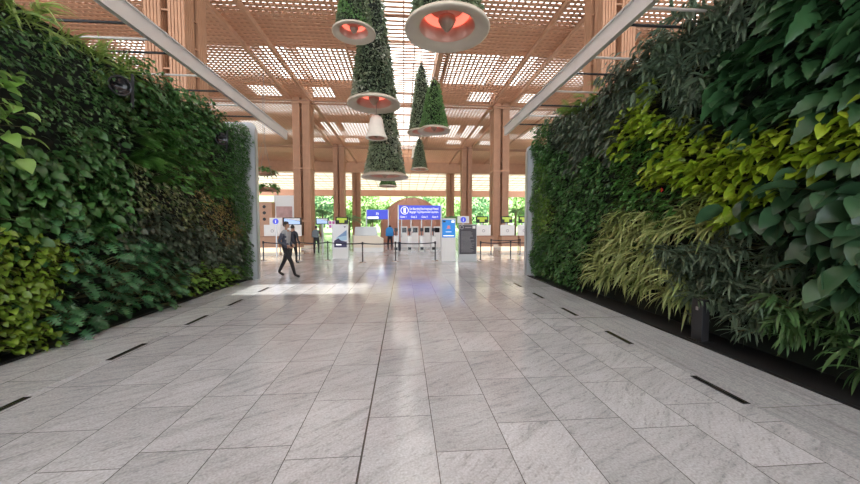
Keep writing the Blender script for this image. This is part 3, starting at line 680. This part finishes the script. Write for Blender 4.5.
# white advertising banner
t, w, h, Y = kiosk('banner_stand', 'white illuminated banner stand with blue mountain picture near the hall centre', 333.5, 348.3, 224.3, 259, None)
MB().box(-w*.47, w*.47, -.094, -.084, h*.30, h*.98).build('poster', 'posterwhite', t)
MB().prism([(-w*.3, h*.60), (w*.42, h*.83), (w*.42, h*.55), (-w*.05, h*.52)], -.1, -.095).build('picture', 'postersky', t)
MB().prism([(-w*.22, h*.625), (w*.42, h*.84), (w*.42, h*.68)], -.104, -.1).build('wing', 'postermid', t)
MB().prism([(-w*.40, h*.34), (w*.42, h*.34), (w*.42, h*.50), (w*.05, h*.535), (-w*.12, h*.60), (-w*.40, h*.53)], -.108, -.104).build('caption_panel', 'posterdark', t)
MB().box(-w*.28, w*.08, -.113, -.108, h*.40, h*.45).build('lettering', 'letter', t)
MB().prism([(w*.22, h*.94), (w*.38, h*.94), (w*.30, h*.90)], -.1, -.095).build('logo', 'posterdark', t)
# monitors above the desks
def monitor(px0, py0, px1, py1, Y, m, label, foot=1.1):
    a, b = at(px0, py1, Y), at(px1, py0, Y); w, h = b.x-a.x, b.z-a.z
    t = thing('desk_monitor', label, 'screen', ((a.x+b.x)/2, Y, 0)); MB().box(-w/2, w/2, -.04, .04, a.z, b.z).build('casing', 'black', t, bevel=.01)
    if m == 'screen_green':
        MB().box(-w*.40, w*.40, -.05, -.041, a.z+h*.55, b.z-h*.14).box(-w*.20, w*.20, -.05, -.041, a.z+h*.16, a.z+h*.55).build('display', m, t)
    else:
        MB().prism([(-w*.42, a.z+h*.12), (w*.42, a.z+h*.12), (w*.42, a.z+h*.5), (-w*.42, b.z-h*.12)], -.05, -.041).build('display', 'screen_blue', t)
        MB().prism([(-w*.42, b.z-h*.10), (w*.42, b.z-h*.10), (w*.42, a.z+h*.55)], -.05, -.041).build('picture', 'posterwhite', t)
    MB().box(-.05, .05, .04, .10, 0, b.z-.03).build('post', 'greymetal', t)
YD = 21.0
monitor(283, 217.6, 301.5, 225, YD, 'screen_blue', 'black monitor with blue picture behind the walking man')
monitor(316, 218, 328.5, 224.3, YD, 'screen_blue', 'black monitor with blue picture above the backpack traveller')
monitor(335.6, 217, 348.2, 223.9, YD, 'screen_green', 'black monitor with green text above the white banner')
monitor(476, 216.3, 488, 223, YD, 'screen_green', 'black monitor with green text right of the notice board')
monitor(501, 216.3, 512.3, 223, YD, 'screen_green', 'black monitor with green text right of the slatted column')
monitor(518.6, 216.3, 529, 223, YD, 'screen_green', 'black monitor with green text beside the right green wall')
# check-in desks
def desk(px0, px1, label, back=True):
    a, b = at(px0, 226, YD-.9).x, at(px1, 226, YD-.9).x; w = b-a
    t = thing('check_in_desk', label, 'desk', ((a+b)/2, YD-.9, 0))
    MB().box(-w/2, w/2, -.3, .3, .0, .14).build('plinth', 'cream', t)
    MB().box(-w/2, w/2, -.34, -.26, .14, .42).build('lit_panel', 'lit_strip', t)
    MB().box(-w/2, w/2, -.36, .32, .42, 1.02).build('front', 'wood', t, bevel=.01)
    MB().box(-w/2-.02, w/2+.02, -.4, .34, 1.02, 1.06).build('counter_top', 'bamboo_dark', t)
    n = max(1, round(w/1.1))
    for i in range(n):
        x = -w/2+w*(i+.5)/n; q = MB().box(x-.45*w/n, x+.45*w/n, .1, .15, 1.06, 1.72).build('screen_panel', 'white', t, bevel=.02)
        m = MB(); m.lathe([(.06, 0), (.09, 0)], 20); m.v = [(v[0]+x, .092, 1.36+v[1]) for v in m.v]; m.build('emblem', 'letter_grey', q)
desk(262, 281, 'wooden check-in desk at the far left behind the barrier')
desk(283, 302, 'wooden check-in desk behind the walking man')
desk(476, 492, 'wooden check-in desk right of the notice board')
desk(500, 516, 'wooden check-in desk right of the slatted column')
desk(517.5, 532, 'wooden check-in desk beside the right green wall')
# white service counter left of centre
a, b = at(353.5, 226, 21.6).x, at(383, 226, 21.6).x; w = b-a
t = thing('service_counter', 'long pale service counter with beige front left of the gates', 'counter', ((a+b)/2, 21.8, 0))
MB().prism([(-w/2, .28), (w/2, .28), (w/2, .85), (w*.3, 1.02), (-w/2, 1.02)], -.3, .3).build('front', 'cream', t)
MB().box(-w/2, w/2, -.28, .3, 0, .28).build('plinth', 'white', t)
MB().prism([(-w/2, 1.02), (w*.3, 1.02), (w*.26, 1.6), (-w/2+.06, 1.6)], .1, .2).build('screen_panel', 'greymetal', t)
# purple pink cross sign
t = thing('cross_sign', 'small pink and white cross sign left of the banner', 'sign', (at(332, 226, 20).x, 20, 0))
zc = at(332, 224.5, 20).z
MB().box(-.19, .19, -.03, .03, zc-.22, zc+.22).build('panel', 'posterwhite', t)
MB().box(-.16, -.03, -.04, -.031, zc+.03, zc+.19).box(.03, .16, -.04, -.031, zc+.03, zc+.19).box(-.16, -.03, -.04, -.031, zc-.19, zc-.03).box(.03, .16, -.04, -.031, zc-.19, zc-.03).build('symbol', 'magenta', t)
MB().box(-.02, .02, .03, .06, 0, zc+.1).build('post', 'greymetal', t)

# barriers: posts and belts
def stanchion(p, label):
    t = thing('barrier_post', label, 'barrier', (p.x, p.y, 0), 0, 'belt barrier posts')
    MB().tube((0, 0, .02), (0, 0, .92), .03, 12).build('pole', 'darkmetal', t, smooth=False)
    MB().lathe([(.001, .05), (.06, .045), (.16, .015), (.165, 0)], 24).build('base', 'steel', t, smooth=True)
    MB().tube((0, 0, .80), (0, 0, .93), .042, 12).build('belt_head', 'black', t)
    return t
def belt(p, q, label):
    z = .87; d = Vector((q.x-p.x, q.y-p.y, 0)); n = Vector((-d.y, d.x, 0)).normalized()*.003
    m = MB(); N = 10; vs = []; fs = []
    for i in range(N+1):
        s = i/N; c = Vector((p.x, p.y, 0))+d*s; sag = -.05*4*s*(1-s)
        for o_, zz in ((n, z+sag-.025), (n, z+sag+.025), (-n, z+sag+.025), (-n, z+sag-.025)): vs.append((c.x+o_.x, c.y+o_.y, zz))
    for i in range(N):
        for k in range(4): fs.append((i*4+k, i*4+(k+1) % 4, i*4+4+(k+1) % 4, i*4+4+k))
    m.add(vs, fs); tag(m.build('barrier_belt', 'navy'), label, 'barrier belt', 'barrier belts')
rowL = [(263.6, 260.5, 'at the far left beside the white end panel'), (299.5, 260.5, 'just right of the walking man'), (328, 260.5, 'just left of the white banner'), (362.7, 262.5, 'in front of the pale service counter'), (395.5, 261.5, 'in front of the leftmost entry gate'), (435.2, 261, 'just left of the blue poster kiosk')]
pl = [fl(a, b) for a, b, _ in rowL]
for p, (_, _, w_) in zip(pl, rowL): stanchion(p, 'dark belt barrier post '+w_)
for i in (0, 1, 2, 3, 4): belt(pl[i], pl[i+1], 'dark barrier belt starting at the post '+rowL[i][2])
rowR = [(480.5, 260.5, 'just right of the dark notice board'), (491, 255.5, 'standing back in front of the slatted column'), (510.5, 259.8, 'in front of the desk right of the column'), (520, 255, 'nearest the right green wall, standing back')]
pr = [fl(a, b) for a, b, _ in rowR]
for p, (_, _, w_) in zip(pr, rowR): stanchion(p, 'dark belt barrier post '+w_)
belt(pr[0], pr[2], 'dark barrier belt from the notice board to the desk right of the column'); belt(pr[1], pr[3], 'dark barrier belt standing back before the right column'); belt(pr[2], fl(534, 259.5), 'dark barrier belt running behind the right green wall')

# terracotta dome, left tower, mural, hanging garden discs
p = at(412, 226, 36)
t = thing('pavilion', 'terracotta dome-shaped pavilion behind the blue header sign', 'pavilion', (p.x, 36, 0))
prof = [(3.35*math.cos(a), 1.3+3.35*math.sin(a)) for a in np.linspace(0, math.pi/2, 12)]; prof[-1] = (.001, 4.65)
MB().lathe([(3.35, 0)]+prof, 40).build('dome', 'terracotta', t, smooth=True)
m = MB()
for i in range(16):
    a = i*math.pi/8
    for (r0, z0), (r1, z1) in zip(prof[:-1], prof[1:]): m.tube((r0*math.cos(a), r0*math.sin(a), z0), (r1*math.cos(a), r1*math.sin(a), z1), .05, 5, cap=False)
m.build('ribs', 'bamboo', t)
a, b = at(260.5, 202, 24), at(273.5, 202, 24)
t = thing('panel_tower', 'brown panel tower with three dark round openings at the far left', 'tower', ((a.x+b.x)/2, 24, 0)); w = b.x-a.x
MB().box(-w/2, w/2, -.3, .3, 0, a.z).build('body', 'wood', t, bevel=.02)
for pz in (207, 213, 219.3):
    z = at(265, pz, 24).z; m = MB(); m.lathe([(.001, 0), (.09, 0), (.11, .03), (.001, .03)], 20); m.v = [(v[0]-.07, -.30-v[2]-.002, z+v[1]) for v in m.v]; m.build('speaker_opening', 'black', t)
a, b = at(274.2, 222, 30), at(296.5, 195.5, 30); w = b.x-a.x
t = thing('mural_frame', 'large white frame around a pinkish mural behind the monitors at left', 'picture', ((a.x+b.x)/2, 30, 0))
MB().box(-w/2, w/2, 0, .2, 0, b.z).build('frame', 'white', t, bevel=.02)
MB().box(-w*.40, w*.30, -.02, 0, b.z*.40, b.z*.78).build('picture', 'mural', t)
def garden_disc(px, py, Y, R, label, seed):
    random.seed(seed); c = at(px, py, Y); t = thing('garden_disc', label, 'hanging planter', c, 0, 'hanging garden discs')
    MB().lathe([(.001, 0), (R*.8, .0), (R, .10), (R, .16), (R*.9, .14), (.001, .10)], 32).build('tray', 'bamboo_dark', t, smooth=True)
    m = MB()
    for i in range(170):
        a = random.uniform(0, 6.28); r = R*math.sqrt(random.random())*.95
        leaf(m, (r*math.cos(a), r*math.sin(a), .1+random.random()*.5*(1-r/R*.6)), (math.cos(a), math.sin(a), random.gauss(.2, .5)), random.uniform(.2, .45), PR['oval'], 1.2)
    m.build('foliage', 'leaf_mid', t)
    for s in (-1, 1): MB().tube((s*R*.7, 0, .12), (s*R*.15, 0, 2.2), .012, 5).build('cable', 'cable', t)
    MB().tube((0, 0, 2.15), (0, 0, 11-c.z), .015, 5).build('cable', 'cable', t)
garden_disc(266, 191, 21, .75, 'hanging planter disc of green plants in front of the brown tower', 5)
garden_disc(264, 175, 24, .7, 'higher hanging planter disc beside the white end panel of the left wall', 6)

# ------------------------------------------------------------------ outside
hl = MB(); hl.add([(-120, 95, -.3), (120, 95, -.3), (120, 170, 17), (-120, 170, 17), (-120, 170, -.3), (120, 170, -.3)], [(0, 1, 2, 3), (3, 2, 5, 4)]); struct(hl.build('hillside', 'hallground'), 'light green slope beyond the trees')
struct(MB().box(-80, 80, 62, 160, -.3, -.05).build('ground', 'hallground'))
G2 = {'treeA': ((.14, .28, .06), (.32, .50, .16)), 'treeB': ((.08, .20, .08), (.20, .38, .18))}
for k, (a, b) in G2.items(): M['leaf_'+k] = leafmat('leaf_'+k, a, b, .6, .35)
def tree_mesh(R, H, n, seed):
    random.seed(seed); mb = MB()
    bl = [(random.gauss(0, R*.5), random.gauss(0, R*.4), H*random.uniform(.35, .9), R*random.uniform(.35, .6)) for _ in range(9)]
    for _ in range(n):
        x, y, z, r = random.choice(bl); d = np.array([random.gauss(0, 1), random.gauss(0, 1), random.gauss(.2, 1)]); d = unit(d)
        leaf(mb, np.array([x, y, z])+d*r*random.uniform(.7, 1), d+np.array([random.gauss(0, .6), random.gauss(0, .6), random.gauss(0, .6)]), random.uniform(.5, 1.0), PR['wide'], .8, .2, 5)
    return mb
TT = [('treeA', 5.5, 9, 'light green bushy tree'), ('treeB', 5, 10, 'darker green dense tree'), ('treeA', 4.5, 7, 'low bright green tree')]
tm = [tree_mesh(R, H, 1100, 40+i).mesh('crown', 'leaf_'+k) for i, (k, R, H, _) in enumerate(TT)]
trm = [MB().tube((0, 0, -.1), (.2, 0, H*.75), .28, 10, .12).mesh('trunk', 'bark') for k, R, H, _ in TT]
places = ['outside the far glazing at the left edge', 'outside behind the mural frame', 'outside between the left columns', 'outside left of the small blue sign', 'outside behind the terracotta dome', 'outside right of the terracotta dome', 'outside behind the right inner column', 'outside right of the notice board', 'outside behind the right slatted column', 'outside at the right green wall edge']
for i, pl_ in enumerate(places):
    k = (0, 1, 2, 0, 2, 1, 0, 2, 1, 0)[i]; x = -25+i*5.7
    t = thing('tree', f'{TT[k][3]} {pl_}', 'tree', (x, 78+(i*37 % 9), -.05), i*1.3, 'trees outside the far glazing')
    for nm, me in (('crown', tm[k]), ('trunk', trm[k])):
        o = bpy.data.objects.new(nm, me); COL.objects.link(o); o.parent = t
def palm(px, Y, H, label, seed):
    random.seed(seed); c = at(px, 226, Y); t = thing('palm', label, 'palm', (c.x, Y, 0))
    MB().tube((0, 0, 0), (.1, 0, H), .16, 10, .1).build('trunk', 'bark', t)
    m = MB()
    for i in range(16):
        a = i*2.4; d = unit(np.array([math.cos(a), math.sin(a), random.uniform(.1, 1.1)])); p = np.array([.1, 0, H]); L = random.uniform(2.0, 2.8); K = 14; s = unit(np.cross(d, Z)); r = random.random()
        for k in range(K):
            w = .75*math.sin(math.pi*(k+1.2)/(K+2))
            for sg in (-1, 1): m.add([p-d*.04, p+s*sg*w+d*.25-Z*w*.35, p+d*.04], [(0, 1, 2)], 0, r+.01)
            p2 = p+d*L/K; m.add([p-s*.02, p+s*.02, p2+s*.02, p2-s*.02], [(0, 1, 2, 3)], 0, r+.01); p = p2; d = unit(d-Z*1.3/K)
    m.build('fronds', 'leaf_treeB', t)
palm(322, 44, 3.2, 'palm tree with feathery fronds left of the left inner columns', 8)
palm(349, 46, 2.6, 'dark palm between the two far left columns', 9)
palm(372, 45, 2.2, 'low palm under the small blue sign', 10)
palm(447, 46, 2.6, 'dark palm right of the blue header sign', 11)
palm(515, 44, 3.6, 'palm tree seen between the right column and the right green wall', 12)

# ------------------------------------------------------------------ people
def person(label, loc, rz, height, J, cols, extra=None):
    """J: joints in metres for a 1.75 m body facing +x; one skinned surface, coloured region by region"""
    base = {'pelvis': (0, 0, .95, .135, .17), 'waist': (0, 0, 1.10, .115, .15), 'chest': (0, 0, 1.30, .125, .18), 'collar': (0, 0, 1.43, .09, .12), 'neck': (.01, 0, 1.50, .052, .052), 'jaw': (.035, 0, 1.575, .068, .066), 'skull': (.02, 0, 1.655, .09, .078), 'crown': (.01, 0, 1.72, .055, .052)}
    j = {k: v for k, v in base.items()}; j.update(J)
    E = [('pelvis', 'waist'), ('waist', 'chest'), ('chest', 'collar'), ('collar', 'neck'), ('neck', 'jaw'), ('jaw', 'skull'), ('skull', 'crown')]
    for s in 'LR':
        sg = 1 if s == 'L' else -1
        E += [('collar', 'sho'+s), ('sho'+s, 'elb'+s), ('elb'+s, 'wri'+s), ('wri'+s, 'palm'+s), ('pelvis', 'hip'+s), ('hip'+s, 'kne'+s), ('kne'+s, 'ank'+s), ('ank'+s, 'toe'+s)]
        w = Vector(j['wri'+s][:3]); e = Vector(j['elb'+s][:3]); d = (w-e).normalized(); side = Vector((1, 0, 0)) - d*d.x
        side = side.normalized() if side.length > .1 else Vector((0, 1, 0)); nrm = d.cross(side)*sg
        pm = w+d*.075; j['palm'+s] = (*pm, .03, .022)
        for q, (o, L) in enumerate(((-.03, .055), (-.01, .07), (.01, .072), (.03, .065))):
            a = pm+d*.03+side*o; b_ = a+d*L*.5+nrm*.012; c_ = b_+d*L*.4+nrm*.03
            for nme, v, r in ((f'f{q}a{s}', a, .010), (f'f{q}b{s}', b_, .009), (f'f{q}c{s}', c_, .0075)): j[nme] = (*v, r, r)
            E += [('palm'+s, f'f{q}a{s}'), (f'f{q}a{s}', f'f{q}b{s}'), (f'f{q}b{s}', f'f{q}c{s}')]
        a = w+d*.03+side*.035; b_ = a+d*.035+side*.02+nrm*.01; j['th1'+s] = (*a, .011, .011); j['th2'+s] = (*b_, .009, .009); E += [('wri'+s, 'th1'+s), ('th1'+s, 'th2'+s)]
    names = list(j); idx = {n: i for i, n in enumerate(names)}; k = height/1.75
    me = bpy.data.meshes.new('body'); me.from_pydata([Vector(j[n][:3])*k for n in names], [(idx[a], idx[b]) for a, b in E], [])
    o = bpy.data.objects.new('tmp', me); COL.objects.link(o)
    o.modifiers.new('skin', 'SKIN')
    for n, sv in zip(names, me.skin_vertices[0].data):
        sv.radius = (j[n][3]*k, j[n][4]*k); sv.use_root = n == 'pelvis'
    ss = o.modifiers.new('sub', 'SUBSURF'); ss.levels = 2; ss.render_levels = 2
    bpy.context.view_layer.update()
    bm_ = bpy.data.meshes.new_from_object(o.evaluated_get(bpy.context.evaluated_depsgraph_get())); bpy.data.objects.remove(o)
    reg = {}
    for a, b in E:
        if b in ('jaw', 'skull', 'crown', 'neck') : r = 'skin'
        elif b.startswith(('palm', 'f', 'th')): r = 'skin'
        elif b.startswith(('elb', 'wri')): r = 'sleeve'
        elif b.startswith('sho') or b in ('waist', 'chest', 'collar'): r = 'top'
        elif b.startswith('toe'): r = 'shoe'
        else: r = 'legs'
        reg[(a, b)] = r
    order = ['skin', 'sleeve', 'top', 'legs', 'shoe']; bm_.materials.clear()
    for r in order: bm_.materials.append(M[cols[r]])
    segs = [(Vector(j[a][:3])*k, Vector(j[b][:3])*k, reg[(a, b)]) for a, b in E]
    for p in bm_.polygons:
        c = p.center; best = None; bd = 9
        for a, b, r in segs:
            ab = b-a; t_ = max(0, min(1, (c-a).dot(ab)/max(1e-9, ab.length_squared))); dd = (c-a-ab*t_).length
            if dd < bd: bd, best = dd, r
        p.material_index = order.index(best); p.use_smooth = True
    root = thing('person', label, 'person', loc, rz)
    b = bpy.data.objects.new('body', bm_); COL.objects.link(b); b.parent = root
    # hair, face
    h = Vector(j['skull'][:3])*k; m = MB()
    prof = [(.001, .118), (.05, .108), (.083, .07), (.096, .02), (.094, -.02), (.08, -.05)]
    m.lathe([(r*k, z*k) for r, z in prof], 24, (h.x-.018*k, h.y, h.z)); 
    m.v = [(v[0]*1.0+(0 if v[0] < h.x+.03*k else -(v[0]-h.x-.03*k)*(.75 if v[2] < h.z+.045*k else 0)), h.y+(v[1]-h.y)*.9, v[2]) for v in m.v]
    m.build('hair', 'hair', root, smooth=True)
    f = MB()
    f.add([(h.x+.085*k, h.y-.012*k, h.z-.04*k), (h.x+.085*k, h.y+.012*k, h.z-.04*k), (h.x+.112*k, h.y, h.z-.04*k), (h.x+.085*k, h.y, h.z+.01*k)], [(0, 2, 3), (2, 1, 3), (0, 1, 2)])
    for s in (-1, 1): f.tube((h.x, h.y+s*.075*k, h.z-.03*k), (h.x-.005, h.y+s*.09*k, h.z-.0*k), .018*k, 8)
    f.build('face_features', cols['skin'], b)
    e_ = MB()
    for s in (-1, 1): e_.box(h.x+.083*k, h.x+.090*k, h.y+s*.032*k-.012*k, h.y+s*.032*k+.012*k, h.z-.005*k, h.z+.004*k)
    e_.box(h.x+.078*k, h.x+.088*k, h.y-.022*k, h.y+.022*k, h.z-.074*k, h.z-.068*k)
    e_.build('eyes_mouth', 'hair', b)
    return root
def legs(st, lift=0, w=.10):            # st: forward reach of the left foot, minus that of the right
    r = {}
    for s, f, sg in (('L', st, 1), ('R', -st, -1)):
        r['hip'+s] = (0, sg*.095, .90, .10, .10); r['kne'+s] = (f*.55+.04, sg*w, .50, .066, .066); r['ank'+s] = (f, sg*w, .10 + (.05 if f < -.15 else 0), .045, .045); r['toe'+s] = (f+.17, sg*w*1.1, .045, .045, .035)
    return r
def arm(s, elb, wri): 
    sg = 1 if s == 'L' else -1
    return {'sho'+s: (0, sg*.19, 1.40, .065, .065), 'elb'+s: (*elb, .047, .047), 'wri'+s: (*wri, .033, .03)}
J = legs(-.34); J.update(arm('R', (-.10, -.25, 1.13), (.14, -.16, 1.0))); J.update(arm('L', (-.06, .26, 1.14), (.16, .10, 1.02)))
pm_ = fl(287, 277.2)
man = person('man in grey knit top and black trousers walking beside the left wall end', (pm_.x, pm_.y, 0), math.radians(-14), 1.78, J, dict(skin='skin', sleeve='bluegrey', top='greyknit', legs='blacktrouser', shoe='shoe'))
J = legs(-.10); J.update(arm('R', (-.02, -.26, 1.12), (.10, -.26, .90))); J.update(arm('L', (-.02, .26, 1.12), (.10, .24, .90)))
pp = fl(293.2, 264)
person('person in dark clothes half hidden behind the walking man', (pp.x, pp.y, 0), math.radians(75), 1.68, J, dict(skin='skin', sleeve='navy', top='navy', legs='blacktrouser', shoe='shoe'))
J = legs(.02, w=.13); J.update(arm('R', (.08, -.26, 1.13), (.26, -.16, 1.05))); J.update(arm('L', (.08, .26, 1.13), (.26, .16, 1.05)))
p3 = fl(316.5, 254)
person('traveller in dark clothes wearing a grey backpack at the left barrier', (p3.x, p3.y, 0), math.radians(95), 1.66, J, dict(skin='skin', sleeve='maroon', top='navy', legs='blacktrouser', shoe='shoe'))
p4 = fl(390, 250.5)
J = legs(.05, w=.13); J.update(arm('R', (.14, -.28, 1.12), (.34, -.2, 1.0))); J.update(arm('L', (.14, .28, 1.12), (.34, .2, 1.0)))
person('traveller in maroon top wearing a bright blue backpack near the gates', (p4.x, p4.y, 0), math.radians(88), 1.68, J, dict(skin='skin', sleeve='maroon', top='maroon', legs='navy', shoe='shoe'))
def backpack(p, rz, z, w, h, d, m, label):
    t = thing('backpack', label, 'backpack', (p.x, p.y, 0), rz)
    pts = [(-w/2, z), (w/2, z), (w/2, z+h*.7), (w*.36, z+h*.93), (w*.12, z+h), (-w*.12, z+h), (-w*.36, z+h*.93), (-w/2, z+h*.7)]
    m_ = MB().prism(pts, 0, d); m_.v = [(-v[1]-.15, v[0], v[2]) for v in m_.v]; m_.build('pack', m, t, bevel=.03)
    q = MB().box(-.15-d-.06, -.15-d, -w*.36, w*.36, z+.04, z+h*.42).build('front_pocket', m, t, bevel=.02)
    for s in (-1, 1): MB().tube((-.15, s*w*.3, z+h*.85), (-.02, s*w*.32, z+h*.92), .02, 6).build('strap', 'black', t)
backpack(p3, math.radians(95), .98, .36, .46, .16, 'pack_grey', 'grey backpack on the traveller at the left barrier')
backpack(p4, math.radians(88), .98, .50, .60, .24, 'pack_blue', 'bright blue backpack on the traveller near the gates')
# luggage trolley and bags beside the blue backpack
t = thing('suitcase', 'dark suitcase standing beside the traveller with the blue backpack', 'suitcase', (at(384, 226, 22.2).x+.9, 21.9, 0))
MB().box(-.2, .2, -.13, .13, .05, .62).build('shell', 'navy', t, bevel=.03)
for s in (-1, 1): MB().tube((s*.14, .03, 0.0), (s*.14, -.03, .0), .0001, 4).tube((s*.14-.015, 0, .03), (s*.14+.015, 0, .03), .03, 10).build('wheel', 'black', t)
MB().tube((-.09, 0, .6), (-.09, 0, .95), .01, 6).tube((.09, 0, .6), (.09, 0, .95), .01, 6).tube((-.1, 0, .95), (.1, 0, .95), .014, 6).build('handle', 'steel', t)
